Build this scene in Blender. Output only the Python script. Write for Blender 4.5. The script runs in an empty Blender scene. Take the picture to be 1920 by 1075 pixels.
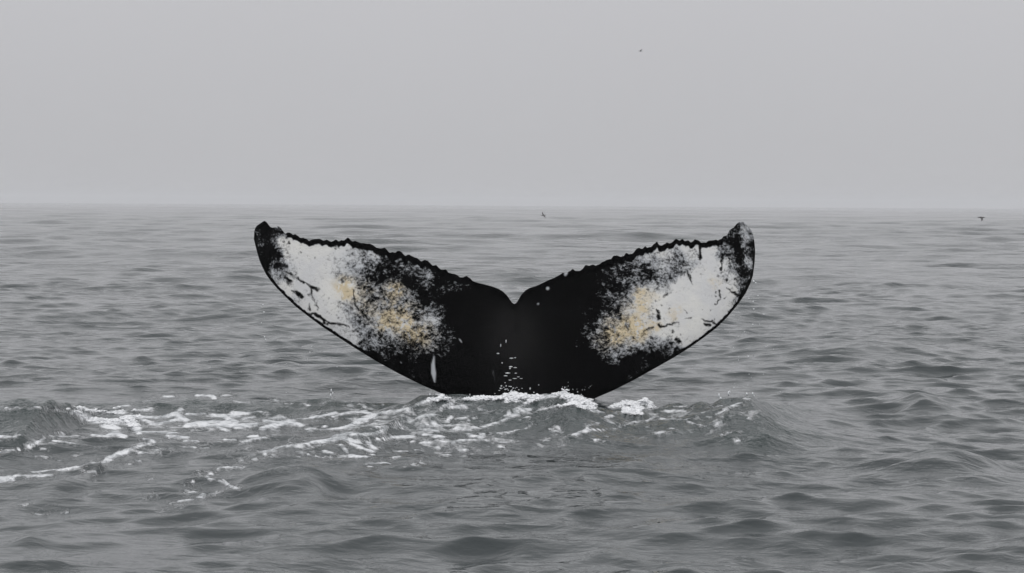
import bpy, math, random
import numpy as np
from mathutils import Matrix, Vector

random.seed(7)
rng = np.random.default_rng(11)
S = bpy.context.scene
COL = S.collection

# ------------------------------------------------------------------ camera
CAM_H = 1.85                      # eye height above the sea, metres
F_PX = 4400.0                     # focal length in pixels of the 1920 px wide photograph
PITCH = -math.atan(154.0 / F_PX)
ROLL = math.radians(0.34)
TAIL_D = 22.0                     # metres from the camera to the whale
camd = bpy.data.cameras.new('camera')
camd.sensor_width = 36.0
camd.lens = 36.0 * F_PX / 1920.0
camd.clip_start = 0.1
camd.clip_end = 40000.0
cam = bpy.data.objects.new('camera', camd)
COL.objects.link(cam)
RM = Matrix.Rotation(math.radians(90) + PITCH, 3, 'X') @ Matrix.Rotation(ROLL, 3, 'Z')
cam.matrix_world = Matrix.Translation((0, 0, CAM_H)) @ RM.to_4x4()
S.camera = cam
RN = np.array(RM)

# ------------------------------------------------------------------ world, sun, exposure
SUN_EL, SUN_AZ = math.radians(52), math.radians(176)   # behind the camera, a little to the right
w = bpy.data.worlds.new('World')
S.world = w
w.use_nodes = True
nt = w.node_tree
nt.nodes.clear()
N = nt.nodes.new
out = N('ShaderNodeOutputWorld'); bg = N('ShaderNodeBackground')
sky = N('ShaderNodeTexSky'); sky.sky_type = 'NISHITA'; sky.sun_disc = False
sky.sun_elevation = SUN_EL; sky.sun_rotation = SUN_AZ
sky.air_density = 2.0; sky.dust_density = 6.0
bw = N('ShaderNodeRGBToBW'); nt.links.new(sky.outputs[0], bw.inputs[0])
tc = N('ShaderNodeTexCoord'); sep = N('ShaderNodeSeparateXYZ')
nt.links.new(tc.outputs['Generated'], sep.inputs[0])
ramp = N('ShaderNodeValToRGB')                      # the flat stratus layer, paler overhead
nt.links.new(sep.outputs[2], ramp.inputs[0])
e = ramp.color_ramp.elements
K = 10.0                                            # times the background strength of 0.1
e[0].position = 0.0; e[0].color = (0.514, 0.515, 0.533, 1)
e[1].position = 1.0; e[1].color = (0.92, 0.925, 0.95, 1)
m1 = ramp.color_ramp.elements.new(0.09); m1.color = (0.566, 0.566, 0.590, 1)
m3 = ramp.color_ramp.elements.new(0.20); m3.color = (0.75, 0.756, 0.778, 1)
m4 = ramp.color_ramp.elements.new(0.135); m4.color = (0.645, 0.648, 0.670, 1)
m2 = ramp.color_ramp.elements.new(0.42); m2.color = (0.83, 0.837, 0.86, 1)
nz = N('ShaderNodeTexNoise'); nz.inputs['Scale'].default_value = 2.2; nz.inputs['Detail'].default_value = 3
nt.links.new(tc.outputs['Generated'], nz.inputs['Vector'])
mr = N('ShaderNodeMapRange'); mr.inputs['To Min'].default_value = 0.93 * K; mr.inputs['To Max'].default_value = 1.07 * K
nt.links.new(nz.outputs[0], mr.inputs[0])
sc_ = N('ShaderNodeVectorMath'); sc_.operation = 'SCALE'
nt.links.new(ramp.outputs[0], sc_.inputs[0]); nt.links.new(mr.outputs[0], sc_.inputs['Scale'])
mx = N('ShaderNodeMix'); mx.data_type = 'RGBA'; mx.inputs['Factor'].default_value = 0.06
nt.links.new(sc_.outputs[0], mx.inputs['A']); nt.links.new(bw.outputs[0], mx.inputs['B'])
nt.links.new(mx.outputs['Result'], bg.inputs[0])
bg.inputs[1].default_value = 0.1
nt.links.new(bg.outputs[0], out.inputs[0])

sund = bpy.data.lights.new('sun', 'SUN'); sund.energy = 1.15; sund.angle = math.radians(40)
sund.color = (1.0, 0.98, 0.95)
suno = bpy.data.objects.new('sun', sund); COL.objects.link(suno)
sd = Vector((math.sin(SUN_AZ) * math.cos(SUN_EL), math.cos(SUN_AZ) * math.cos(SUN_EL), math.sin(SUN_EL)))
suno.rotation_euler = sd.to_track_quat('Z', 'Y').to_euler()
suno.location = (0, 0, 30)

S.view_settings.view_transform = 'Standard'
S.view_settings.look = 'None'
S.view_settings.exposure = 0.0
S.view_settings.gamma = 1.0
S.view_settings.use_curve_mapping = False
S.cycles.use_denoising = True
S.cycles.max_bounces = 6
S.cycles.volume_bounces = 1


# ------------------------------------------------------------------ helpers
def px_to_world(u, v, depth=None, z=None):
    """Where the ray of photograph pixel (u, v) meets the plane y = depth or the level z."""
    u = np.asarray(u, float); v = np.asarray(v, float)
    d = np.stack([(u - 960.0), -(v - 537.5), np.full(np.broadcast(u, v).shape, -F_PX)], -1) @ RN.T
    if depth is not None:
        t = np.asarray(depth) / d[..., 1]
    else:
        t = (np.asarray(z) - CAM_H) / d[..., 2]
    p = d * t[..., None]
    p[..., 2] += CAM_H
    return p


def world_to_px(P):
    q = (P - np.array([0, 0, CAM_H])) @ RN
    d = np.maximum(-q[..., 2], 1e-3)
    return 960.0 + F_PX * q[..., 0] / d, 537.5 - F_PX * q[..., 1] / d


def sstep(x, a, b):
    t = np.clip((x - a) / (b - a), 0, 1)
    return t * t * (3 - 2 * t)


def mesh_np(name, verts, faces, mat=None, smooth=True, attrs=None):
    me = bpy.data.meshes.new(name)
    verts = np.ascontiguousarray(verts, np.float32); faces = np.asarray(faces, np.int32)
    k = faces.shape[1]
    me.vertices.add(len(verts)); me.vertices.foreach_set('co', verts.ravel())
    me.loops.add(faces.size); me.loops.foreach_set('vertex_index', faces.ravel())
    me.polygons.add(len(faces)); me.polygons.foreach_set('loop_start', np.arange(0, faces.size, k, dtype=np.int32))
    if smooth:
        me.polygons.foreach_set('use_smooth', np.ones(len(faces), bool))
    me.update(calc_edges=True)
    for n, a in (attrs or {}).items():
        at = me.attributes.new(n, 'FLOAT', 'POINT')
        at.data.foreach_set('value', np.ascontiguousarray(a, np.float32))
    if mat: me.materials.append(mat)
    me.validate()
    o = bpy.data.objects.new(name, me); COL.objects.link(o)
    return o


def tag(o, label=None, cat=None, group=None, kind=None):
    if label: o['label'] = label
    if cat: o['category'] = cat
    if group: o['group'] = group
    if kind: o['kind'] = kind
    return o


def lattice(seed, n=256):
    return np.random.default_rng(seed).random((n, n))


def vnoise(x, y, seed):
    g = lattice(seed); n = g.shape[0]
    xi = np.floor(x).astype(int); yi = np.floor(y).astype(int)
    fx = x - xi; fy = y - yi
    fx = fx * fx * (3 - 2 * fx); fy = fy * fy * (3 - 2 * fy)
    a = g[xi % n, yi % n]; b = g[(xi + 1) % n, yi % n]
    c = g[xi % n, (yi + 1) % n]; d = g[(xi + 1) % n, (yi + 1) % n]
    return (a * (1 - fx) + b * fx) * (1 - fy) + (c * (1 - fx) + d * fx) * fy


def fbm(x, y, seed, octaves=4, gain=0.5):
    s = 0; a = 1; t = 0
    for k in range(octaves):
        s = s + a * vnoise(x * 2 ** k + 17.3 * k, y * 2 ** k + 5.1 * k, seed + k)
        t += a; a *= gain
    return s / t


def material(name):
    m = bpy.data.materials.new(name); m.use_nodes = True
    t = m.node_tree; p = t.nodes['Principled BSDF']
    return m, t, p


# ------------------------------------------------------------------ sea material
sea_m, t, p = material('sea_water')
N = t.nodes.new; L = t.links.new
p.inputs['IOR'].default_value = 1.33
geo = N('ShaderNodeNewGeometry')


def noise(tree, vec, scale, detail=4, rough=0.55, dist=0.0, stretch=None):
    n = tree.nodes.new('ShaderNodeTexNoise')
    n.inputs['Scale'].default_value = scale; n.inputs['Detail'].default_value = detail
    n.inputs['Roughness'].default_value = rough; n.inputs['Distortion'].default_value = dist
    if stretch:
        mp = tree.nodes.new('ShaderNodeMapping'); mp.inputs['Scale'].default_value = stretch
        tree.links.new(vec, mp.inputs[0]); tree.links.new(mp.outputs[0], n.inputs['Vector'])
    else:
        tree.links.new(vec, n.inputs['Vector'])
    return n.outputs[0]


def attr(tree, name):
    a = tree.nodes.new('ShaderNodeAttribute'); a.attribute_name = name
    return a.outputs['Fac']


def math_(tree, op, a, b=None, c=None, clamp=False):
    n = tree.nodes.new('ShaderNodeMath'); n.operation = op; n.use_clamp = clamp
    for i, v in enumerate((a, b, c)):
        if v is None: continue
        if isinstance(v, (int, float)): n.inputs[i].default_value = v
        else: tree.links.new(v, n.inputs[i])
    return n.outputs[0]


def smooth(tree, v, a, b, lo=0.0, hi=1.0):
    n = tree.nodes.new('ShaderNodeMapRange'); n.interpolation_type = 'SMOOTHSTEP'
    tree.links.new(v, n.inputs[0])
    for i, q in zip((1, 2, 3, 4), (a, b, lo, hi)): n.inputs[i].default_value = q
    return n.outputs[0]


def mixc(tree, f, a, b):
    n = tree.nodes.new('ShaderNodeMix'); n.data_type = 'RGBA'
    if isinstance(f, (int, float)): n.inputs['Factor'].default_value = f
    else: tree.links.new(f, n.inputs['Factor'])
    for nm, v in (('A', a), ('B', b)):
        if isinstance(v, tuple): n.inputs[nm].default_value = (*v, 1)
        else: tree.links.new(v, n.inputs[nm])
    return n.outputs['Result']


pos = geo.outputs['Position']
f_att = attr(t, 'foam')
n1 = noise(t, pos, 7.0, 6, 0.65, 0.5, (0.8, 0.6, 1.0))
n2 = noise(t, pos, 26.0, 3, 0.6, 0.2, (0.8, 0.6, 1.0))
nn = math_(t, 'ADD', math_(t, 'MULTIPLY', n1, 0.62), math_(t, 'MULTIPLY', n2, 0.38))
thr = math_(t, 'ADD', f_att, math_(t, 'MULTIPLY', math_(t, 'SUBTRACT', nn, 0.5), smooth(t, f_att, 0.0, 0.25, 0.0, 3.0)))
fm = smooth(t, thr, 0.18, 1.0)
la = noise(t, pos, 5.5, 3, 0.55, 1.2, (0.8, 0.7, 1.0))
la2 = noise(t, pos, 13.0, 3, 0.55, 1.0, (0.8, 0.7, 1.0))
fil = math_(t, 'MAXIMUM', smooth(t, math_(t, 'ABSOLUTE', math_(t, 'SUBTRACT', la, 0.5)), 0.004, 0.040, 1.0, 0.0), smooth(t, math_(t, 'ABSOLUTE', math_(t, 'SUBTRACT', la2, 0.5)), 0.0, 0.035, 0.8, 0.0))
fil = math_(t, 'MULTIPLY', fil, smooth(t, n1, 0.42, 0.60))
fm = math_(t, 'MAXIMUM', fm, math_(t, 'MULTIPLY', fil, attr(t, 'lace')))
churn = smooth(t, attr(t, 'churn'), 0.0, 1.0)
wcol = mixc(t, churn, (0.034, 0.041, 0.043), (0.032, 0.043, 0.043))
fcol = mixc(t, smooth(t, nn, 0.38, 0.62), (0.46, 0.48, 0.50), (0.72, 0.73, 0.75))
L(mixc(t, fm, wcol, fcol), p.inputs['Base Color'])
L(smooth(t, fm, 0.0, 1.0, 0.06, 0.75), p.inputs['Roughness'])
# fine ripples: two crossing families of capillary waves, then foam relief
r1 = noise(t, pos, 1.7, 3, 0.5, 0.25, (0.7, 1.35, 1.0))
r2 = noise(t, pos, 6.5, 4, 0.55, 0.2, (0.7, 1.3, 1.0))
h = math_(t, 'ADD', math_(t, 'MULTIPLY', r1, 0.055), math_(t, 'MULTIPLY', r2, 0.024))
patch = smooth(t, noise(t, pos, 0.16, 3, 0.5), 0.35, 0.65, 0.45, 1.15)
h = math_(t, 'MULTIPLY', h, patch)
h = math_(t, 'ADD', h, math_(t, 'MULTIPLY', math_(t, 'MULTIPLY', fm, nn), 0.05))
h = math_(t, 'ADD', h, math_(t, 'MULTIPLY', math_(t, 'MULTIPLY', attr(t, 'churn'), n2), 0.030))
bp = N('ShaderNodeBump'); bp.inputs['Strength'].default_value = 1.0; bp.inputs['Distance'].default_value = 1.0
L(h, bp.inputs['Height']); L(bp.outputs[0], p.inputs['Normal'])

# ------------------------------------------------------------------ sea surface
ang = [0.0]
stepa = math.radians(0.043)
while ang[-1] < math.radians(13.6): ang.append(ang[-1] + stepa)
st = stepa
while ang[-1] < math.pi - 0.02:
    st = min(st * 1.13, math.radians(7)); ang.append(ang[-1] + st)
ang = np.array(ang[:-1]); ang = ang[ang < math.pi - 0.03]
ang = np.concatenate([-ang[:0:-1], ang])
rad = [2.0]
SEA_R = 4800.0
while rad[-1] < SEA_R:
    r_ = rad[-1]
    q = 1.05 if r_ < 9.0 else 1.0036 if r_ < 17 else 1.0024 if r_ < 55 else 1.0034 if r_ < 300 else 1.0065 if r_ < 800 else 1.02
    rad.append(r_ * q)
rad = np.array(rad)
NA, NR = len(ang), len(rad)
AA, RR = np.meshgrid(ang, rad)                     # rows = radius
X = RR * np.sin(AA); Y = RR * np.cos(AA)
rowstep = np.gradient(rad)[:, None] * np.ones_like(AA)
Z = np.zeros_like(X); DX = np.zeros_like(X); DY = np.zeros_like(X)
wr = np.random.default_rng(5)
# (wavelength, rms slope, waves, direction spread) from swell to chop
BANDS = [(34, .010, 5, .3), (17, .014, 7, .5), (9, .020, 11, .5), (5, .027, 18, .6), (2.8, .031, 26, .6),
         (1.5, .042, 32, .65), (0.85, .072, 38, .65), (0.50, .120, 44, .65), (0.30, .125, 40, .7), (0.18, .095, 30, .8)]
MAIN = math.radians(-82)                           # the sea runs towards the camera, slightly to the right
for lam0, sl, n, spread in BANDS:
    for i in range(n):
        lam = lam0 * math.exp(wr.uniform(-.32, .32))
        k = 2 * math.pi / lam
        th = MAIN + wr.normal() * spread * 0.75
        a = sl / k * math.sqrt(2.0 / n) * wr.uniform(.7, 1.3)
        kx, ky = k * math.cos(th), k * math.sin(th)
        ph = kx * X + ky * Y + wr.uniform(0, 2 * math.pi)
        # waves the grid cannot carry fade out with distance
        att = np.clip((lam / rowstep - 2.2) / 2.0, 0, 1)
        s, c = np.sin(ph), np.cos(ph)
        Z += a * att * c
        q = min(0.9, 1.0) * a * att
        DX -= q * kx / k * s; DY -= q * ky / k * s
# gusts: patches of stronger and weaker chop
gust = 0.72 + 0.56 * fbm(X / 9.0 + 40, Y / 14.0 + 90, 3, 3)
near = (RR < 120)
calm = sstep(Y, 16.5, 18.5) * (1 - sstep(Y, 22.5, 25)) * sstep(X, -6.5, -5) * (1 - sstep(X, 2.4, 3.6))
gust = gust * (1 - .5 * calm)
Z = Z * gust * (1 + .95 * sstep(RR, 30, 130)); X2 = X + DX * 1.5; Y2 = Y + DY * 1.5


def ridge(points, wf, wb, wig=0.0):
    """points: (px, py, crest height). A travelling ridge of water whose crest passes those pixels."""
    global Z
    points = [(u, v, hh * 1.35) for u, v, hh in points]
    P = np.array([px_to_world(u, v, z=hh) for u, v, hh in points]); H = np.array([q[2] for q in points])
    o = np.argsort(P[:, 0]); P = P[o]; H = H[o]
    yc = np.interp(X2, P[:, 0], P[:, 1]); hc = np.interp(X2, P[:, 0], H, left=H[0], right=H[-1])
    d = Y2 - yc + wig * (fbm(X2 * 1.5, Y2 * 0.6, 77, 2) - .5)
    g = np.where(d < 0, np.exp(-np.abs(d / wf) ** 1.6), np.exp(-(d / wb) ** 2))
    ends = sstep(X2, P[0, 0] - .6, P[0, 0] + .15) * (1 - sstep(X2, P[-1, 0] - .15, P[-1, 0] + .6))
    g = g * hc * ends * (RR < 40)
    Z += g
    return g


def bump(u, v, hh, wx, wy):
    global Z
    c = px_to_world(u, v, z=hh * .8)
    d = np.sqrt(((X2 - c[0]) / wx) ** 2 + ((Y2 - c[1]) / wy) ** 2)
    g = hh * np.exp(-d ** 1.5) * (RR < 60)
    Z += g


ch = 0
ch = ch + ridge([(-150, 768, .12), (-40, 765, .17), (90, 768, .18), (135, 774, .13), (180, 792, .03)], .85, .5, .08)
ch = ch + ridge([(140, 764, .04), (250, 755, .10), (370, 746, .13), (480, 750, .11), (620, 753, .10), (760, 758, .07), (805, 760, .02)], .9, .5, .3)
ch = ch + ridge([(690, 792, .03), (740, 772, .09), (803, 752, .16), (850, 748, .16), (880, 746, .17), (960, 743, .18), (1015, 742, .18), (1060, 736, .22),
                 (1100, 756, .16), (1150, 772, .10), (1215, 772, .08)], 1.15, .55, .35)
ch = ch + ridge([(1215, 776, .03), (1270, 766, .09), (1350, 748, .20), (1405, 743, .22), (1440, 750, .15), (1500, 762, .05)], 1.0, .5, .35)
ch = ch + ridge([(1180, 802, .02), (1250, 790, .08), (1300, 790, .09), (1400, 815, .06), (1500, 808, .05)], .8, .5, .3)
ch = ch + 0.5 * ridge([(495, 850, .02), (560, 835, .05), (650, 818, .07), (722, 808, .07), (800, 785, .04)], .35, .5, .1)
ridge([(30, 890, .01), (110, 884, .03), (180, 870, .03), (205, 864, .01)], .35, .5, .0)
bump(525, 882, .10, .22, .5); bump(578, 890, .08, .16, .4); bump(1725, 748, .10, .22, .7)
bump(1745, 842, .13, .5, .8); bump(1790, 846, .07, .3, .5); bump(1590, 645, .16, 1.4, 2.2); bump(1660, 522, .20, 3.0, 5.0)
bump(55, 965, .05, .12, .2); bump(1061, 736, .07, .07, .2); bump(1084, 748, .05, .14, .25); bump(960, 746, .035, .2, .25)
bump(1178, 762, .05, .13, .25); bump(1210, 760, .06, .06, .2); bump(150, 772, .03, .08, .2)
churn_a = np.clip(ch / 0.12, 0, 1)
# choppy small relief in the churned water
Z += churn_a * (0.06 * (fbm(X2 * 3.2, Y2 * 2.4, 31, 2) - .5) + .022 * (fbm(X2 * 7, Y2 * 6.0, 36, 1) - .5))

P0 = np.stack([X2, Y2, Z], -1)
U, V = world_to_px(P0)

# ------------------------------------------------------------------ foam traced on the water: (x, y, half height) polylines
FOAM = '''
0,764,1.8 60,764,2 100,768,2.5;95,768,3 125,770,5 150,778,6 170,788,7 200,790,8 235,790,7;140,767,3 158,767,4;165,771,3 230,774,3.5
200,800,5 216,801,6;200,818,3 216,812,8 233,818,4;0,818,2.5 27,819,2.5;80,818,2 145,818,2;30,817,1.5 40,816,1.5;170,815,3 200,818,4;100,812,1.5 120,813,2
55,838,3 70,830,3 80,823,2.5;100,826,2 140,832,2;78,843,2 82,843,3;0,847,2 38,843,1.8;65,857,2 90,858,2;112,865,2 116,865,2;141,855,1.5 146,855,1.5
195,868,3.5 215,856,4 245,847,3;60,885,1.2 130,880,1.5 180,867,1.5;0,897,3.5 40,893,3.5 95,892,3;0,904,2.5 25,899,2;155,887,1.3 190,884,1.5
200,772,3.5 230,773,4;250,770,2.5 283,767,3;230,784,5 260,781,4 300,784,4 330,779,6 352,790,4;262,786,3 285,795,3.5 300,796,3 335,788,4;325,776,4 340,769,3.5
350,778,2.5 385,777,3;400,780,4 445,781,4;352,799,4 375,794,6 400,791,4 440,793,4;375,799,2 405,798,3 430,808,3;238,785,6 250,796,7 262,812,4;265,809,2 330,812,2.2
312,818,3 350,821,3;345,827,2 370,827,2;270,824,3 287,828,4;200,860,3 230,848,3.5 262,838,3 288,830,3;215,851,1.5 252,847,2;260,852,2 295,845,2.5;300,842,1.8 365,838,1.8
245,870,1.8 266,866,1.8;375,840,1.4 392,840,1.4;270,753,1.6 285,750,2;307,744,1.5 325,744,1.5;215,765,2 240,760,2.5;370,742,3 400,744,3.5 402,750,2;415,743,1.6 432,741,1.6
420,825,1.6 443,825,1.8;410,878,1.2 442,875,1.2;415,781,4 442,791,6;435,775,3 462,777,3.5;452,777,2.5 485,774,3.5 505,778,2.5;415,796,6 445,798,7 480,796,6;500,783,2.5 532,784,3
495,803,5 515,797,7 540,791,7 560,797,5;500,790,4 535,793,5;455,785,2 476,783,2.5;550,787,1.5 582,786,1.5;582,784,3 610,779,4 628,774,3;625,781,2 650,774,2.5 680,770,3 700,776,3;650,783,2 700,784,3
573,806,2.5 592,802,2.5;605,798,1.3 620,800,1.3;600,806,1.3 650,803,1.3;455,829,2 475,823,3 497,820,2.5;466,818,2 482,817,2
495,849,2 520,840,2.5 545,835,2.5 572,832,2.5 600,829,3;585,830,4 612,826,6 640,822,6 668,827,4;625,819,3 650,813,5 680,815,5 715,812,5 727,804,3;525,838,1.3 560,838,1.5 600,836,1.5
473,845,1.6 497,848,2;500,847,1.3 522,847,1.5;495,846,2 497,853,2;550,846,1.3 567,848,1.3;566,852,1.5 582,851,1.3;605,845,2 622,850,2.5;590,855,1.3 640,858,1.5;628,857,1.3 648,857,1.4
640,835,2.5 652,848,2.5;660,833,3 700,846,3;512,854,2 516,854,2;476,862,2.5 481,862,2.5;449,863,2 456,863,2;554,857,1.3 560,857,1.3
508,749,2 520,751,2.5;535,757,1.3 547,758,1.3;573,760,1.5 578,760,1.5;650,760,1.2 660,760,1.2;680,760,1.8 690,761,1.8;710,758,1 720,758,1;440,754,1 470,756,1
640,804,2.5 665,793,3 690,784,3.5 702,777,3 735,772,2.3 770,766,3 790,756,3.5 805,750,3.5;670,788,5 702,780,5;655,801,2 687,790,2.5;803,751,3 808,747,2.5;817,752,3 828,747,5 840,751,3.5
825,769,2.5 836,760,3.5 850,757,2.5;845,765,3.5 873,762,4;783,786,2.5 795,781,3.5 813,779,3.5;735,794,2 752,792,2.5 782,790,1.8;695,803,2 730,800,3 767,804,2.2;790,800,2.5 812,798,3 827,800,2 880,795,1.4
812,791,3 820,798,4;790,806,2 822,808,3;735,820,3 772,818,3;695,825,1.6 735,823,2 772,820,1.6;655,830,2 690,830,2.5 706,841,3;655,855,2.5 687,856,3.2;697,852,2 704,852,2;725,847,1.2 764,846,1.3
779,844,2 793,845,2;738,858,1.8 751,857,1.8;770,829,1.2 832,830,1.3;795,815,3 830,820,4;828,828,1.6 872,826,1.6;843,834,1.8 862,828,1.8;858,803,3.5 882,805,3.5;863,845,2.5 875,844,2.5
825,852,1.2 847,853,1.3;812,841,1.3 826,840,1.3;680,871,1.2 732,869,1.4;690,875,1.2 706,877,1.2;758,875,1.4 777,873,1.3;787,868,1.4 793,868,1.4;840,789,2 846,782,2.5;862,785,1.6 875,783,1.6
868,750,2 885,749,3.5 900,747,4 932,748,4 1010,746,3.5 1040,742,3.5;940,748,4 960,743,5 985,745,4.5 1002,748,3;950,753,2.5 977,753,2.5;858,763,3.5 875,763,3.5;893,768,2 912,770,2
860,806,2.5 885,803,2.5 910,800,2.5 940,789,2.5 962,780,2.6 985,772,2.6 1000,773,1.6 1020,768,1.8 1050,762,1.8 1082,760,1.8;950,774,2 975,763,3 1000,753,3.5 1022,747,3.5 1052,743,3
972,768,2.5 992,768,3.5;945,781,2 972,771,2.5;880,789,1.5 894,782,1.8;855,786,1.3 875,783,1.4;970,786,1.2 992,781,1.4;985,803,1.1 1000,793,1.4;930,812,1.6 950,810,2.5 967,806,1.4 988,804,1.2
878,815,4 900,821,3.5 906,815,2;875,826,1.3 917,826,1.3;850,827,2 872,825,2.5;933,829,1.3 952,829,1.2;935,838,2.2 941,838,2.2;862,844,3 870,844,3;911,838,1 923,839,1;868,856,1.6 876,856,1.6;900,813,1.4 930,812,1.3
1045,741,4 1060,736,6 1075,744,7 1095,753,7 1112,762,6;1060,747,5 1082,758,5;1082,762,3 1100,766,3.5 1132,775,2.5;1028,804,1.2 1036,806,1.2;1040,808,1.8 1054,810,2;1046,800,1.3 1050,806,1.8;1072,816,2 1085,810,2.3 1102,808,1.8;1018,827,1.1 1032,826,1.2
1148,764,4 1165,759,5 1183,758,6 1196,766,6;1172,771,4 1192,775,6;1199,756,4 1213,756,5 1219,764,4;1080,815,2.2 1096,807,2.5 1126,805,2 1156,803,1.6 1167,800,1.5 1192,790,1.3;1100,803,1.4 1103,797,1.4 1122,792,1.4
1137,783,2.5 1147,780,2.5;1138,788,1.8 1152,796,1.6;1212,788,1.6 1226,782,1.8;1212,803,1.6 1219,799,1.6;1115,825,2.2 1122,825,2.2;1131,820,1.8 1139,820,1.8;1240,785,2 1266,787,1.8 1287,787,2 1308,783,2.5;1230,813,1.3 1247,809,1.4
1256,804,1.3 1264,804,1.3;1248,770,2 1282,771,2.6;1282,788,1.4 1300,795,1.6 1322,800,1.2;1262,763,1 1284,762,1.1;1358,769,2 1375,761,2.8 1388,756,2.5;1343,779,1.5 1362,770,1.8;1318,786,1 1345,778,1.1;1325,764,1.1 1354,760,1.2
1340,797,1.6 1352,792,1.6;1397,748,2.2 1404,748,2.2;1345,815,.9 1392,809,.9;1353,816,1 1360,816,1;1378,827,1.2 1386,827,1.2;1357,835,1.2 1364,835,1.2;1398,785,1 1407,785,1
375,886,2 400,888,2.5 386,897,2.5 410,902,2.5 427,910,3 445,918,3;418,900,2 431,912,2;353,911,1.8 362,905,1.8;355,923,2 385,928,2 412,925,1.6;318,946,1.3 345,940,1.8 380,932,1.8 415,925,1.5 442,920,1.8
302,957,1.4 309,957,1.4;278,930,2 284,930,2.2;291,928,2 297,929,2;277,897,1.6 285,897,1.6;405,881,1 430,875,1.1 458,878,1.1;99,956,2 111,956,2;121,963,1.1 129,963,1.1;65,966,1.6 82,965,1.8;42,948,1.1 48,948,1.1;325,955,1 345,953,1
'''
segs = []
for line in FOAM.strip().splitlines():
    for st_ in line.split(';'):
        pts = [tuple(map(float, q.split(','))) for q in st_.split()]
        for a_, b_ in zip(pts[:-1], pts[1:]): segs.append((*a_, *b_))
sel = (U > -60) & (U < 1540) & (V > 730) & (V < 975) & (RR > 9) & (RR < 26)
us, vs = U[sel], V[sel]
ws = P0[sel]
# wobble the strokes so that their edges fray
us = us + 9 * (fbm(ws[:, 0] * 4.0, ws[:, 1] * 2.0, 51, 4) - .5)
vs = vs + 5 * (fbm(ws[:, 0] * 4.0, ws[:, 1] * 2.0, 61, 4) - .5)
fs = np.zeros_like(us); ls = np.zeros_like(us)
order = np.argsort(us); uo = us[order]
for x0, y0, h0, x1, y1, h1 in segs:
    lo = np.searchsorted(uo, min(x0, x1) - 30); hi = np.searchsorted(uo, max(x0, x1) + 30)
    idx = order[lo:hi]
    u_, v_ = us[idx], vs[idx]
    AX = 0.45
    ex, ey = (x1 - x0) * AX, (y1 - y0)
    tt = np.clip((((u_ - x0) * AX) * ex + (v_ - y0) * ey) / (ex * ex + ey * ey + 1e-6), 0, 1)
    d = np.hypot((u_ - x0) * AX - tt * ex, (v_ - y0) - tt * ey)
    hw = h0 + (h1 - h0) * tt
    val = 0.98 * (1 - sstep(d / (hw + .45), 0.1, 1.4)) * min(1.10, .90 + .035 * max(h0, h1))
    fs[idx] = np.maximum(fs[idx], val)
    ls[idx] = np.maximum(ls[idx], 1 - sstep(d / (hw * 2.2 + 5), 0.1, 1.0))
foam = np.zeros_like(Z); foam[sel] = fs; lace = np.zeros_like(Z); lace[sel] = ls * .85
# scattered flecks left by the stroke of the tail
fl = (fbm(X2 * 2.3, Y2 * 1.3, 88, 4, .65))
zone = sel & (V > 742) & (V < 900)
dens = np.exp(-((U - 640) / 430) ** 2) * np.exp(-((V - 805) / 55) ** 2) + .8 * np.exp(-((U - 1290) / 130) ** 2 - ((V - 785) / 28) ** 2)
foam = np.where(zone, np.maximum(foam, .66 * dens * sstep(fl, .45, .62)), foam)
lace = np.maximum(lace, np.where(zone, .5 * dens, 0))
# heaped foam stands proud of the water
lump = sstep(foam, .75, 1.1) * (0.001 + 0.012 * fbm(X2 * 9, Y2 * 7, 71, 3))
P0[..., 2] += lump
foam_thick = foam

idx = np.arange(NR * NA).reshape(NR, NA)
a = idx[:-1, :-1]; b = idx[:-1, 1:]; c = idx[1:, 1:]; d = idx[1:, :-1]
quads = np.stack([a, b, c, d], -1).reshape(-1, 4)[:, ::-1]
wrap = np.stack([idx[:-1, -1], idx[:-1, 0], idx[1:, 0], idx[1:, -1]], -1)[:, ::-1]
centre = NR * NA
verts = np.concatenate([P0.reshape(-1, 3), [[0, 0, 0]]])
sea = mesh_np('sea', verts, np.concatenate([quads, wrap]), sea_m, True,
              {'foam': np.append(foam.ravel(), 0), 'lace': np.append(lace.ravel(), 0), 'churn': np.append(churn_a.ravel(), 0)})
bm_cap = [tuple(P0[0, i]) for i in range(NA)]
sea['kind'] = 'structure'
sea['label'] = 'cold grey rippled sea reaching a misty horizon'
del X, Y, AA, DX, DY

# ------------------------------------------------------------------ the whale's tail
TOP_L = '''476,449 476,437 478.6,428 482,423 486.8,420 492,416.4 495.7,414.4 499.4,416.4 502.4,420.8 506.9,426 511.3,427.5 517.3,425.3 520.3,424.3 524.7,426
527.7,430.5 532.2,435.7 535.1,439 538.9,436.9 543.3,436.9 549.3,440.9 554.5,438.5 558.2,442.4 562.7,447.3 568.6,446.9 574.6,448.4 579,452 583.5,449.4 591,448.2 599.9,449.8 605.8,452.4 611.8,448.6
617,452 622,453.4 627.4,449.8 631,451 634,453.5 640,450.4 646,450.6 651.2,445.6 654.9,448.4 659.4,452.4 668,453.9 675.8,456.4 683,457.9 692,455.8 698,459 704,464 710,466.4 716.7,466.4
721,464.6 725,467.6 731,474.6 736,472.8 741,475.2 745,471.9 750.2,471.5 755.3,475.2 759.6,479.6 767,476.9 772,481 777,482.6 782,483.4 788.8,489.6 796.3,488.2 803,490.2 810.5,498 816.4,496.4 820.6,500.3
827.3,505.5 836.5,506.8 840.7,512.5 849,514.5 857.4,515.8 863.3,520 869,520.6 875,517.9 880.9,521.2 885.9,527 896,530.8 909.3,533.8 922.7,537.5 934.5,541.8 942.8,546.6 951.2,554.7 956.2,562.2 960.4,568 964.6,570.3'''
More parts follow.
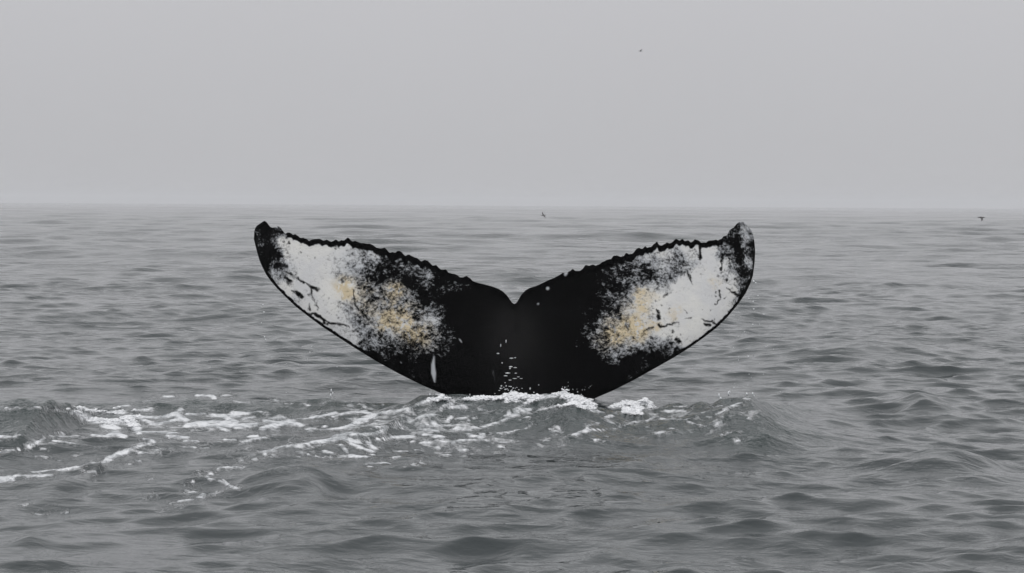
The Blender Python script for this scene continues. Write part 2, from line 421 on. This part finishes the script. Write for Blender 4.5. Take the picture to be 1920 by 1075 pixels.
TOP_R = '''968.8,568 971.8,563 976.8,553.8 985,545 993.5,540 1005,536.8 1017,531.2 1027,526.2 1038.7,521.6 1050.5,515.3 1055.5,512 1063.8,512 1069.7,508.8 1074.2,504.6 1079.7,508 1087,508.6 1092,504.5
1097.3,498 1104,498.2 1111.6,496.2 1117,498.9 1124,496 1131,490 1137.5,487 1146,486.9 1151,480.8 1156.8,478.9 1164,482.1 1169.3,480.2 1173.5,473.9 1179.4,477 1186,475.2 1192.8,468.3 1198.6,465 1204.5,467 1210,463.2
1214,465.8 1221,463.2 1226.5,458 1231.7,454.2 1236,458.8 1242,460 1250.3,454.4 1255.5,457 1263,452.8 1268,448.4 1273.3,451.5 1279.3,448 1284.5,452.2 1291,451 1295,455.4 1299.4,454.8 1303,450 1310.5,451.8 1315,454.8
1324,455.2 1330,450.6 1335,452.6 1341.8,450 1346,452 1353.7,448.6 1356.7,444.4 1363.4,442.2 1366,436 1368.6,431.3 1376,426.8 1380,421.8 1383.5,418.6 1387.9,416.2 1395.4,417.1 1399,421 1404.3,426.8 1410.2,435 1413.6,447 1415.9,465'''
BOT = '''476,449 478.6,459.5 482.3,474.4 486.8,489.3 492,501.2 498.7,514.6 507.6,527.2 519.5,541 537.4,559 555,575.5 573.8,590.2 600.5,610.3 631.8,631 669.7,655.5 703.2,676.2 747.9,700.9 792.5,723 837,742 860,751 885,764 905,779 919,800 927,840 931,980
993,980 999,850 1010,815 1030,793 1060,775 1105.6,751.3 1151,731.8 1190,712 1226.7,691.4 1263,671 1294,651.5 1320,633 1343.9,614.6 1364.7,593.8 1383,572 1398.3,550 1407.3,531 1411.7,517.6 1414,501 1415.9,483.3 1416,465'''
PT = lambda s: np.array([[float(q) for q in e_.split(',')] for e_ in s.split()])
top = np.concatenate([PT(TOP_L), PT(TOP_R)]); bot = PT(BOT)
NU, NV = 620, 150
th_ = np.linspace(0, 1, NU)
cosd = 0.5 - 0.5 * np.cos(np.pi * th_)
uu = 476.0 + (1416.0 - 476.0) * (0.55 * th_ + 0.45 * cosd)
uu[0] = 476.01; uu[-1] = 1415.95
yt = np.interp(uu, top[:, 0], top[:, 1]); yb = np.interp(uu, bot[:, 0], bot[:, 1])
jag = sstep(uu, 505, 540) * (1 - sstep(uu, 875, 890)) + sstep(uu, 1045, 1060) * (1 - sstep(uu, 1365, 1375))
yt = yt - jag * (3.4 * (fbm(uu / 5.5, uu * 0, 301, 2) - .45))
yt[0] = yb[0] = 449; yt[-1] = yb[-1] = 474
yb = np.maximum(yb, yt + .05)
# rows packed towards both edges, extra rows above the water in the middle
vv = np.linspace(0, 1, NV); vv = 0.7 * vv + 0.3 * (0.5 - 0.5 * np.cos(np.pi * vv))
GU = uu[:, None] * np.ones(NV)[None]
ylow = yb[:, None]
GY = yt[:, None] + (ylow - yt[:, None]) * vv[None]
chord = np.minimum((yb - yt) / 200.0, 1.15)[:, None]
s_ = 1 - vv[None]
prof = 5 * (.2969 * np.sqrt(s_) - .126 * s_ - .3516 * s_ ** 2 + .2843 * s_ ** 3 - .1015 * s_ ** 4)
thick = 0.085 * prof * chord * 1.0
xm = (GU - 964.0) / 200.0
root = np.exp(-(xm / .42) ** 2) * sstep(GY, 560, 790)
keel = np.exp(-(xm / .13) ** 2) * sstep(GY, 590, 760)
edge = np.minimum(1, np.sqrt(np.clip((GY - yt[:, None]) / 60, 0, 1))) * np.sqrt(np.clip((yb[:, None] - GY) / 25., 0, 1))
body = (.30 * root + .06 * keel) * edge
# knobs on the trailing edge and broad undulations of the skin
kn = fbm(GU / 9.0, GY / 9.0, 91, 3) * np.exp(-((GY - yt[:, None]) / 9.0) ** 2) * .022
und = .012 * (fbm(GU / 60.0, GY / 45.0, 95, 3) - .5) * edge
half = thick + body + kn
camber = .10 * xm ** 2 + .05 * np.abs(xm) ** 3 * .5 - .10 * (1 - vv[None]) * chord * np.exp(-((np.abs(xm) - 1.0) / 1.0) ** 2)
lean = .16 * (745 - GY) / 200.0
dep = TAIL_D + camber + lean
Ff = px_to_world(GU, GY, depth=dep - half + und)
Fb = px_to_world(GU, GY, depth=dep - half + und)
Fb[..., 1] += 2 * half - und
Fb[..., 1] = np.maximum(Fb[..., 1], Ff[..., 1])
# mark fields
CP = '''493,419,0 501,425,0 509,432,0 484,445,.18 490,455,.22 519,428,.3 526,436,.05 485,430,.2 482,470,.18 500,440,0 505,470,0 515,435,.3 520,480,.1 497,500,0 515,500,.15 535,455,.9 530,450,.85 545,450,1 540,480,.85 525,500,.3 510,510,.5 530,520,.4 545,515,.7 560,470,1 600,470,1 640,465,.95
580,500,1.1 620,500,.85 560,530,1 600,530,1 530,535,.85 520,525,.55 545,545,.85 560,560,.7 575,575,.9 600,560,.85 620,540,.9 640,500,.66 655,480,.62 670,475,.6 690,470,.55 705,480,.6 680,490,.5 660,505,.42 690,500,.2 710,500,.1 720,490,.25
640,540,.95 652,548,.9 640,520,.5 620,580,.85 610,600,.9 640,600,.85 650,620,.8 660,640,.85 670,600,.4 690,620,.4 660,580,.55 680,570,.5 700,560,.3 700,580,.45 720,600,.6 740,600,.62 760,610,.68 750,580,.4 730,570,.35 740,545,.5 760,550,.4
700,530,.2 720,520,.15 690,540,.3 745,480,.36 760,485,.22 780,505,.26 790,510,.24 735,500,.1 770,530,.05 800,560,.1 840,530,.12 835,520,.1 855,538,.2 860,560,0 790,590,.3 800,600,.5 815,605,.5 820,630,.35 840,620,.2 835,640,.2 780,630,.5
800,645,.4 760,640,.4 740,625,.5 720,640,.4 700,640,.35 680,655,.45 690,660,.2 710,650,.3 730,650,.25 760,655,.15 780,660,.15 700,670,0 750,680,0 800,680,0 850,600,0 870,640,0 880,570,0 900,560,0 820,700,0 850,720,0 860,670,0 930,560,-.3 950,640,-.4 980,640,-.4 1000,560,-.3 900,620,-.3 900,700,-.3 1030,620,-.3 1030,700,-.3 960,720,-.4
1190,480,.3 1170,490,.25 1150,500,.2 1140,515,.15 1120,520,.1 1100,530,0 1200,475,.5 1215,480,.6 1240,475,.7 1260,480,.6 1230,490,.4 1210,500,.3 1190,510,.3 1240,500,.55 1250,515,.55 1270,480,.35 1275,490,.3 1290,465,.85 1300,480,.75
1285,500,.6 1300,495,.5 1265,510,.3 1220,515,.2 1200,525,.25 1240,525,.4 1255,520,.2 1180,530,.2 1160,540,.1 1320,465,.95 1340,470,.9 1330,490,1 1310,510,1 1300,530,1.1 1280,530,.9 1265,540,.9 1250,540,.6 1230,540,.6 1215,550,.75 1200,555,.7
1190,545,.5 1180,555,.4 1200,575,.75 1220,570,.85 1240,560,.9 1270,560,1 1300,560,1.1 1330,540,1 1350,500,.9 1355,470,.3 1350,475,.25 1365,490,.7 1370,470,.3 1375,500,.45 1370,520,.7 1380,530,.7 1360,540,1 1375,545,.9 1390,535,.3 1385,460,0
1385,490,.05 1388,420,.3 1383,445,0 1390,440,.35 1394,430,.6 1397,445,.62 1394,460,.5 1387,470,0 1380,475,.1 1403,440,.25 1408,460,.1 1412,480,.1 1405,470,.2 1403,490,.6 1408,500,.4 1395,505,.1 1400,515,.1 1405,525,.3 1383,430,.2 1375,440,.3 1370,450,.1 1395,550,0 1345,580,1 1320,590,1.1 1290,590,1.1 1260,590,.95
1240,590,.95 1300,620,1 1330,610,.8 1280,640,.85 1270,630,.9 1260,645,.5 1250,655,.2 1230,640,.5 1240,620,.9 1215,610,.8 1225,600,.6 1200,600,.75 1195,620,.75 1180,605,.5 1170,620,.6 1150,625,.55 1160,600,.45 1180,590,.5 1140,600,.35 1150,585,.25
1165,570,.3 1140,570,.15 1120,580,.15 1110,590,.1 1130,620,.35 1110,630,.3 1120,650,.35 1140,650,.45 1160,650,.4 1180,645,.5 1200,640,.6 1190,655,.3 1220,655,.2 1150,670,.25 1130,670,.18 1110,665,.05 1120,690,-.2 1090,690,-.2 1080,720,-.3 1200,665,.05 1180,680,0 1090,640,.1 1080,600,0
1070,570,0 1100,560,0 1100,690,0 1150,695,0 1060,640,-.1 1080,540,-.2 1230,670,0 1270,660,.1'''
cp = np.array([[float(q) for q in e_.split(',')] for e_ in CP.split()])
num = np.zeros_like(GU); den = np.zeros_like(GU)
for x_, y_, v_ in cp:
    wgt = 1.0 / ((GU - x_) ** 2 + (GY - y_) ** 2 + 45.0) ** 2
    num += wgt * v_; den += wgt
white = num / den
# dark rims: a ragged band on the trailing edge and a thin one on the leading edge
slope_b = np.gradient(yb, uu)[:, None]; cosb = 1 / np.sqrt(1 + np.minimum(slope_b ** 2, 30))
dtop = GY - yt[:, None]; dbot = (yb[:, None] - GY) * cosb
ragged = 3.5 * (fbm(GU / 7.0, GY / 7.0, 12, 3) - .5)
inner = sstep(GU, 532, 545) * (1 - sstep(GU, 1345, 1360))
rw = 1.5 * np.exp(-((np.abs(GU - 962) - 190) / 130) ** 2)
rim = 1 - (1 - sstep(dtop + ragged * 1.7, 6.5 + rw, 12 + 2 * rw)) * inner
rim2 = sstep(dbot + ragged * .8, 3.0, 6.5)
white = white * rim * rim2 - .35 * (1 - rim * rim2)


def strokes(txt, gu, gy, soft=1.3):
    f = np.zeros_like(gu)
    for st_ in txt.replace('\n', ';').split(';'):
        pts = [tuple(map(float, q.split(','))) for q in st_.split()]
        if len(pts) == 1: pts = pts * 2
        for (x0, y0, h0), (x1, y1, h1) in zip(pts[:-1], pts[1:]):
            ex, ey = x1 - x0, y1 - y0
            tt = np.clip(((gu - x0) * ex + (gy - y0) * ey) / (ex * ex + ey * ey + 1e-6), 0, 1)
            dd = np.hypot(gu - x0 - tt * ex, gy - y0 - tt * ey)
            f = np.maximum(f, 1 - sstep(dd - (h0 + (h1 - h0) * tt), -soft, soft))
    return f


wobx = GU + 9 * (fbm(GU / 7, GY / 7, 21, 4, .7) - .5); woby = GY + 9 * (fbm(GU / 7, GY / 7, 25, 4, .7) - .5)
dark = strokes('''538,510,1.2 555,521,2 575,532,1.8 590,540,3.5 597,543,3.5;628,453,3.5 630,466,2.2;548,546,1.5 558,552,4 567,556,4.5;583,538,2.2 584,550,2.5;542,527,4 543,533,2;534,520,3 545,528,4
573,590,2.5 590,589,3 604,598,3 612,606,3.5 600,608,3 586,601,2;612,605,3 640,609,2 656,613,1.2;586,553,1 589,566,1.6 597,580,1;581,572,1 580,580,2.8;664,543,1.4 665,570,1.8 676,584,2 692,600,2.2;672,646,3 684,637,2.5
531,452,1.8;541,455,3;564,474,1.6;590,482,1.4;598,592,2;634,597,1.6;615,560,1.2;520,497,5 540,500,2
1312,463,3 1313,486,3;1354,478,2 1354,498,1.6 1352,506,2;1289,508,1.6 1293,520,1.8 1297,533,1;1350,545,2 1350,560,1.8 1341,571,1.6;1364,540,1.2 1377,550,2.2 1390,558,3;1343,548,2;1342,556,1.2;1205,622,1.5 1225,613,2
1235,610,3 1241,614,2.5 1258,608,1.6 1273,605,.9;1232,583,2 1236,597,3.8;1316,600,1 1335,602,2 1346,612,3;1322,607,2.5 1331,610,2.5;1261,622,2.6;1250,551,2.5 1243,556,1.5;1363,524,3.5;1378,523,2.5;1360,558,1.2;1283,581,1 1288,585,1.2
1285,597,.7 1297,595,.9;1332,581,1;1240,572,1.4;1255,578,1;1275,628,1;1268,637,4 1274,642,4;1258,645,4''', wobx, woby)
pale = strokes('''814,668,.6 812,684,3.0 813,700,4.2 815,716,1.2;1027,541,2.8;1009,570,1.4;1060,515,2.6 1062,513,2;862,637,.9 865,641,.9;752,680,.8;925,700,.7''', GU, GY)
Y_ = '''682,545,14,.45 692,578,16,.45 772,585,14,.4 722,560,12,.4 800,615,12,.4 1165,600,16,.45 1215,560,12,.45 1185,635,12,.4 645,540,14,1 652,552,10,1 640,530,8,.6 668,560,12,.5 740,548,16,.9 730,600,18,1 748,604,16,1 762,612,14,1.1 755,590,12,.8 785,632,18,.9 770,625,12,1 720,612,12,.8 800,640,14,.5 700,590,12,.4
1200,548,9,.8 1204,575,13,.8 1212,590,8,.6 1190,600,13,1 1172,616,16,1 1196,622,13,1.1 1152,628,16,.9 1150,610,14,.5 1225,614,9,.7 1205,632,8,.6 1340,527,8,.35 1268,582,7,.45 1260,594,7,.45 1130,640,14,.4 1175,580,12,.3'''
yel = np.zeros_like(GU)
yx = GU + 26 * (fbm(GU / 20, GY / 13, 121, 4, .65) - .5); yy = GY + 26 * (fbm(GU / 20, GY / 13, 125, 4, .65) - .5)
for e_ in Y_.split():
    x_, y_, r_, a_ = map(float, e_.split(',')); r_ *= 1.4; a_ *= 1.25
    yel = np.maximum(yel, a_ * np.exp(-(((yx - x_) ** 2 + (yy - y_) ** 2) / r_ ** 2) ** 1.4))

wet_sheen = np.exp(-((GU - 962) / 46.) ** 2 - ((GY - 612) / 55.) ** 4) + .6 * np.exp(-((GU - 962) / 70.) ** 2) * sstep(GY, 600, 680)
wet_sheen = np.clip(wet_sheen, 0, 1)
whale_m, t, p = material('whale_skin')
L = t.links.new
tcn = t.nodes.new('ShaderNodeTexCoord'); oc = tcn.outputs['Object']
wa = attr(t, 'white')
wa = math_(t, 'SUBTRACT', wa, smooth(t, wa, 0.0, 0.25, 0.30, 0.0))
a1 = noise(t, oc, 12.0, 8, 0.75, 0.4, (0.8, 1.0, 1.05))
a2 = noise(t, oc, 38.0, 4, 0.7, 0.4, (0.75, 1.0, 1.1))
a3 = noise(t, oc, 3.2, 4, 0.6, 0.3)
mm = math_(t, 'ADD', math_(t, 'MULTIPLY', math_(t, 'SUBTRACT', a1, 0.5), 1.9), math_(t, 'MULTIPLY', math_(t, 'SUBTRACT', a2, 0.5), 1.7))
mm = math_(t, 'ADD', mm, math_(t, 'MULTIPLY', math_(t, 'SUBTRACT', a3, 0.5), 0.4))
wm = smooth(t, math_(t, 'ADD', wa, mm), 0.10, 0.84)
# the noise is softer where the skin is wholly white
wm = math_(t, 'MULTIPLY', wm, math_(t, 'SUBTRACT', 1.0, math_(t, 'MULTIPLY', attr(t, 'dark'), smooth(t, a1, .32, .48))), clamp=True)
wm = math_(t, 'MAXIMUM', wm, math_(t, 'MULTIPLY', attr(t, 'pale'), 0.85))
tone = noise(t, oc, 2.4, 5, 0.6)
wc = mixc(t, smooth(t, tone, .35, .65), (0.66, 0.665, 0.675), (0.76, 0.755, 0.73))
wc = mixc(t, smooth(t, wa, .35, .9), (0.52, 0.54, 0.57), wc)
yn = math_(t, 'MULTIPLY', attr(t, 'yellow'), smooth(t, noise(t, oc, 18.0, 6, .7), .36, .52), clamp=True)
wc = mixc(t, yn, wc, (0.66, 0.56, 0.39))
bc = mixc(t, smooth(t, a3, .4, .7), (0.0012, 0.0013, 0.0014), (0.0024, 0.0025, 0.0028))
bc = mixc(t, attr(t, 'wet_sheen'), bc, (0.0028, 0.0028, 0.0031))  # grey sheen of the keel painted into the base colour
L(smooth(t, attr(t, 'wet_sheen'), 0.0, 1.0, 0.03, 0.075), p.inputs['Specular IOR Level'])
L(mixc(t, wm, bc, wc), p.inputs['Base Color'])
p.inputs['IOR'].default_value = 1.38
L(smooth(t, a1, .3, .7, .30, .50), p.inputs['Roughness'])
p.inputs['Specular IOR Level'].default_value = 0.03
bp = t.nodes.new('ShaderNodeBump'); bp.inputs['Strength'].default_value = .6; bp.inputs['Distance'].default_value = .012
L(math_(t, 'ADD', a1, math_(t, 'MULTIPLY', a2, .4)), bp.inputs['Height']); L(bp.outputs[0], p.inputs['Normal'])

nf = NU * NV
gi = np.arange(nf).reshape(NU, NV)
q_f = np.stack([gi[:-1, :-1], gi[:-1, 1:], gi[1:, 1:], gi[1:, :-1]], -1).reshape(-1, 4)
q_b = q_f[:, ::-1] + nf


def strip(i):
    return np.stack([i[:-1], i[1:], i[1:] + nf, i[:-1] + nf], -1)


sides = np.concatenate([strip(gi[:, 0]), strip(gi[:, -1])[:, ::-1], strip(gi[0, :])[:, ::-1], strip(gi[-1, :])])
org = np.array([0.0, TAIL_D, 0.0])
wv = np.concatenate([Ff.reshape(-1, 3), Fb.reshape(-1, 3)]) - org
bk = lambda A, k=1.0: np.concatenate([A.ravel(), A.ravel() * k])
whale = mesh_np('humpback_whale', wv, np.concatenate([q_f, q_b, sides]), whale_m, True,
                {'white': np.concatenate([white.ravel(), white.ravel() * 0 - .5]), 'dark': bk(dark), 'pale': bk(pale, 0.0), 'yellow': bk(yel), 'wet_sheen': bk(wet_sheen)})
whale.location = org
tag(whale, 'humpback whale diving, its raised black tail flukes mottled white and ochre underneath', 'whale')

# ------------------------------------------------------------------ froth heaps and spray
froth_m, t, p = material('froth')
p.inputs['Base Color'].default_value = (0.76, 0.77, 0.79, 1)
p.inputs['Roughness'].default_value = 0.6
p.inputs['Subsurface Weight'].default_value = 0.0
nz_ = noise(t, t.nodes.new('ShaderNodeNewGeometry').outputs['Position'], 60.0, 4, .6)
bp = t.nodes.new('ShaderNodeBump'); bp.inputs['Strength'].default_value = .5; bp.inputs['Distance'].default_value = .01
t.links.new(nz_, bp.inputs['Height']); t.links.new(bp.outputs[0], p.inputs['Normal'])
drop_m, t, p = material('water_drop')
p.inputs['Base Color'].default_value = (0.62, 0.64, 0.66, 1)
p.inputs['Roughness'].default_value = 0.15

import bmesh
_b = bmesh.new(); bmesh.ops.create_icosphere(_b, subdivisions=1, radius=1.0)
ICO1_V = np.array([v.co for v in _b.verts]); ICO1_F = np.array([[v.index for v in f.verts] for f in _b.faces]); _b.free()
G_ = (1 + 5 ** .5) / 2
ICO0_V = np.array([(-1, G_, 0), (1, G_, 0), (-1, -G_, 0), (1, -G_, 0), (0, -1, G_), (0, 1, G_), (0, -1, -G_), (0, 1, -G_), (G_, 0, -1), (G_, 0, 1), (-G_, 0, -1), (-G_, 0, 1)]) / (1 + G_ * G_) ** .5
ICO0_F = np.array([(0, 11, 5), (0, 5, 1), (0, 1, 7), (0, 7, 10), (0, 10, 11), (1, 5, 9), (5, 11, 4), (11, 10, 2), (10, 7, 6), (7, 1, 8), (3, 9, 4), (3, 4, 2), (3, 2, 6), (3, 6, 8), (3, 8, 9), (4, 9, 5), (2, 4, 11), (6, 2, 10), (8, 6, 7), (9, 8, 1)])


def blobs(name, centres, sizes, mat, label, cat, jitter=.22):
    """many small rounded clots joined into one mesh; sizes = (n, 3) radii"""
    n = len(centres); r = np.random.default_rng(len(centres) + 3); ICO_V, ICO_F = (ICO0_V, ICO0_F) if n > 600 else (ICO1_V, ICO1_F)
    V_ = ICO_V[None] * (1 + r.uniform(-jitter, jitter, (n, len(ICO_V), 1))) * sizes[:, None, :] + centres[:, None, :]
    F_ = ICO_F[None] + (np.arange(n) * len(ICO_V))[:, None, None]
    c0 = centres.mean(0)
    o = mesh_np(name, V_.reshape(-1, 3) - c0, F_.reshape(-1, 3), mat, True)
    o.location = c0
    tag(o, label, cat, kind='stuff')
    return o


fv = P0.reshape(-1, 3); fu, fvv, ff = U.ravel(), V.ravel(), foam.ravel()


def heap(u0, u1, v0, v1, n, thr_, size, rise, label, peaks=()):
    m = np.where((fu > u0) & (fu < u1) & (fvv > v0) & (fvv < v1) & (ff > thr_))[0]
    if len(m) == 0: return
    ii = rng.choice(m, n)
    c = fv[ii].copy(); uu_ = fu[ii]
    hgt = np.zeros(n)
    for pu, pw, ph_ in peaks: hgt = np.maximum(hgt, ph_ * np.exp(-np.abs((uu_ - pu) / pw) ** 1.5))
    near_crest = np.exp(-((fvv[ii] - np.minimum.reduceat(fvv[ii], [0])[0]) / 14.0) ** 2)
    c[:, 0] += rng.normal(0, .012, n); c[:, 1] += rng.normal(0, .03, n)
    c[:, 2] += rng.uniform(-.8, 1, n) ** 3 * rise * .6 + hgt * rng.uniform(0, 1, n) * near_crest
    s = size * np.exp(rng.normal(0, .45, n))
    sz = np.stack([s * rng.uniform(.9, 1.8, n), s * 1.3, s * rng.uniform(.5, .9, n)], -1)
    blobs('foam', c, sz, froth_m, label, 'foam')


heap(1040, 1115, 728, 768, 4200, .8, .006, .012, 'pointed white splash heaped against the right foot of the tail', [(1060, 7, .05), (1080, 20, .02)])
heap(870, 1020, 732, 757, 3600, .65, .006, .012, 'low white froth bank under the middle of the tail', [(960, 25, .015)])
heap(1148, 1222, 748, 782, 2800, .8, .006, .012, 'two white foam humps just right of the tail', [(1178, 14, .02), (1210, 8, .03)])
heap(120, 262, 764, 800, 1500, .9, .0055, .006, 'thick white foam tumbling off the breaking wave at far left', [(150, 8, .02)])
heap(806, 842, 738, 755, 800, .7, .006, .012, 'little white crest at the left foot of the tail', [(827, 8, .02)])


def at(u, v, depth):
    return px_to_world(u, v, depth=depth)


# drops thrown off the flukes and over the crests: (px, py, radius px, stretch)
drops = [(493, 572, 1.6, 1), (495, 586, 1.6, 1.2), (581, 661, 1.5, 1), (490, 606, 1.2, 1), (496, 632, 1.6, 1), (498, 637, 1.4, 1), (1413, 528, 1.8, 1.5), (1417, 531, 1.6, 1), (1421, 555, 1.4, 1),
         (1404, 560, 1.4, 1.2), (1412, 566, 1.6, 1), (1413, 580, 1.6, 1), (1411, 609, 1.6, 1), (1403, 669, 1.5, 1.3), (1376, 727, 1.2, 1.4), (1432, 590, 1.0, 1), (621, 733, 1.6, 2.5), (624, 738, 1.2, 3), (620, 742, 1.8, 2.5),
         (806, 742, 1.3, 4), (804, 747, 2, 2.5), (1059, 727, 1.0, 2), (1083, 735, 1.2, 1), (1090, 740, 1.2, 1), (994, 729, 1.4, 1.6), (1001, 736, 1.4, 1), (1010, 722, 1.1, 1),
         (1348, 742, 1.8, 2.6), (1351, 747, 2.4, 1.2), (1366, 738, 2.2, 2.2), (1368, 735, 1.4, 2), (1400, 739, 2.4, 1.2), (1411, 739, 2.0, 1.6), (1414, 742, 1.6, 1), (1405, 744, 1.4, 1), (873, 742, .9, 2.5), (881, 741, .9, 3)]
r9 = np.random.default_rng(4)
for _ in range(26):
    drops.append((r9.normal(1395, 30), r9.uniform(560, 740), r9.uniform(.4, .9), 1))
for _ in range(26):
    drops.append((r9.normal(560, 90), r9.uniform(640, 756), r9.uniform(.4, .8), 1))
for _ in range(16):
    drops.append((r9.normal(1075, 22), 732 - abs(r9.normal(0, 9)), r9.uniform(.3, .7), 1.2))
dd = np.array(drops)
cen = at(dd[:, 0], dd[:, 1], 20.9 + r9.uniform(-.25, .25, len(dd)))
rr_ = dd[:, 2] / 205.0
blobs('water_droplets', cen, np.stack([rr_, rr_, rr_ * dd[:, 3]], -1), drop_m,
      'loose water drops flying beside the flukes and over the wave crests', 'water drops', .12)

# glints on water running down the keel, put in as pale flattened beads
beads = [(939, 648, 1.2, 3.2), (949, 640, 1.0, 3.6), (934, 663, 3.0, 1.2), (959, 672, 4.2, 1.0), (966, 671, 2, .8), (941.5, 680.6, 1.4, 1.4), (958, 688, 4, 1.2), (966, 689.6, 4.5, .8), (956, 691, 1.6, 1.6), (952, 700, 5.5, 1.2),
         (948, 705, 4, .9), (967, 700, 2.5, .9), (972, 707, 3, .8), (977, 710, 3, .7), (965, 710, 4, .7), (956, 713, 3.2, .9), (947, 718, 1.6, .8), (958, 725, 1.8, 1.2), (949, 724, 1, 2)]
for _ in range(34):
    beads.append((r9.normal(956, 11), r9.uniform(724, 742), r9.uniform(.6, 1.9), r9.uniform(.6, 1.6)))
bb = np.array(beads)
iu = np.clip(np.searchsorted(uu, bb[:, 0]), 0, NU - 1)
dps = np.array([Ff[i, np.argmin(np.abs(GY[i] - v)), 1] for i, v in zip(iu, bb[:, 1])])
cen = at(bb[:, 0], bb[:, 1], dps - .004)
blobs('trickle_glints', cen, np.stack([bb[:, 2] / 200, np.full(len(bb), .006), bb[:, 3] / 200], -1), drop_m,
      'glints of water trickling down the dark keel of the tail, shaped as pale beads', 'water', .3)


# ------------------------------------------------------------------ sea birds
bird_m, t, p = material('bird_plumage')
p.inputs['Roughness'].default_value = 0.8
geo_ = t.nodes.new('ShaderNodeTexCoord')
t.links.new(mixc(t, noise(t, geo_.outputs['Object'], 9.0, 4), (0.08, 0.08, 0.083), (0.13, 0.128, 0.126)), p.inputs['Base Color'])


def bird(loc, heading, bank, pitch, flap_l, flap_r, scale, label):
    """one mesh: lofted body with head, bill and tail, and two swept wings"""
    vs_, fs_ = [], []
    prof_ = [(-.30, .012, .004, 0), (-.24, .035, .010, 0), (-.16, .040, .028, 0), (-.05, .062, .058, -.004), (.06, .060, .060, -.006), (.13, .036, .038, .004), (.17, .030, .032, .012), (.21, .026, .028, .014), (.24, .010, .012, .010), (.29, .003, .004, .006)]
    n_ = 8
    for x_, ry, rz, zo in prof_:
        for k_ in range(n_):
            a_ = 2 * math.pi * k_ / n_
            vs_.append((x_, ry * math.cos(a_), zo + rz * math.sin(a_)))
    for i in range(len(prof_) - 1):
        for k_ in range(n_):
            fs_.append((i * n_ + k_, i * n_ + (k_ + 1) % n_, (i + 1) * n_ + (k_ + 1) % n_, (i + 1) * n_ + k_))
    for side, flap in ((1, flap_l), (-1, flap_r)):
        base = len(vs_); y_, z_ = .03, .03
        st_ = [(0, .075, 0), (.10, .075, .02), (.20, .065, .015), (.30, .05, -.02), (.38, .03, -.06), (.43, .008, -.10)]
        py_, pz_, last = y_, z_, 0
        for j, (sp, ch_, xo) in enumerate(st_):
            ang_ = flap * (1.0 if sp < .2 else .55)
            py_ += (sp - last) * math.cos(ang_); pz_ += (sp - last) * math.sin(ang_); last = sp
            for dx_, dz_ in ((ch_, 0), (ch_ * .3, .010 * (1 - sp)), (-ch_, 0), (ch_ * .3, -.006 * (1 - sp))):
                vs_.append((xo + dx_, side * py_, pz_ + dz_))
        for j in range(len(st_) - 1):
            for k_ in range(4):
                q_ = (base + j * 4 + k_, base + j * 4 + (k_ + 1) % 4, base + (j + 1) * 4 + (k_ + 1) % 4, base + (j + 1) * 4 + k_)
                fs_.append(q_ if side > 0 else q_[::-1])
        fs_.append(tuple(base + (len(st_) - 1) * 4 + k_ for k_ in range(4)))
    o = mesh_np('sea_bird', np.array(vs_) * scale, np.array(fs_), bird_m, True)
    o.location = loc
    o.rotation_euler = (bank, pitch, heading)
    tag(o, label, 'bird', 'sea birds flying low over the water')
    return o


gull = bird(px_to_world(1201, 96, depth=230.0), math.radians(200), math.radians(14), 0, .25, .3, .85, 'faint distant sea bird high in the empty sky above the right fluke')
pale_m, t, p = material('gull_plumage'); p.inputs['Base Color'].default_value = (0.34, 0.345, 0.35, 1); p.inputs['Roughness'].default_value = .8
gull.data.materials[0] = pale_m
bird(px_to_world(1019, 404, depth=120.0), math.radians(205), math.radians(-42), math.radians(5), .1, .05, .52, 'small dark bird skimming the water near the horizon above the tail notch')
bird(px_to_world(1840, 408, depth=95.0), math.radians(8), math.radians(-6), math.radians(4), -.05, -1.35, .60, 'dark sea bird with a wing drooped, over the waves at far right')

# ------------------------------------------------------------------ mist over the sea
HB = 5200.0
hz_v = [(x_, y_, z_) for z_ in (-3.0, 16.0) for x_, y_ in ((-HB, -HB), (HB, -HB), (HB, HB), (-HB, HB))]
hz_f = [(0, 3, 2, 1), (4, 5, 6, 7), (0, 1, 5, 4), (1, 2, 6, 5), (2, 3, 7, 6), (3, 0, 4, 7)]
hm = bpy.data.materials.new('mist'); hm.use_nodes = True
t = hm.node_tree; t.nodes.clear()
o_ = t.nodes.new('ShaderNodeOutputMaterial'); pv = t.nodes.new('ShaderNodeVolumePrincipled')
pv.inputs['Color'].default_value = (0.96, 0.97, 1.0, 1)
pv.inputs['Density'].default_value = 0.00032
t.links.new(pv.outputs[0], o_.inputs['Volume'])
hz = mesh_np('haze', np.array(hz_v), np.array(hz_f), hm, False)
tag(hz, 'pale sea mist hanging over the water', 'haze', kind='stuff')
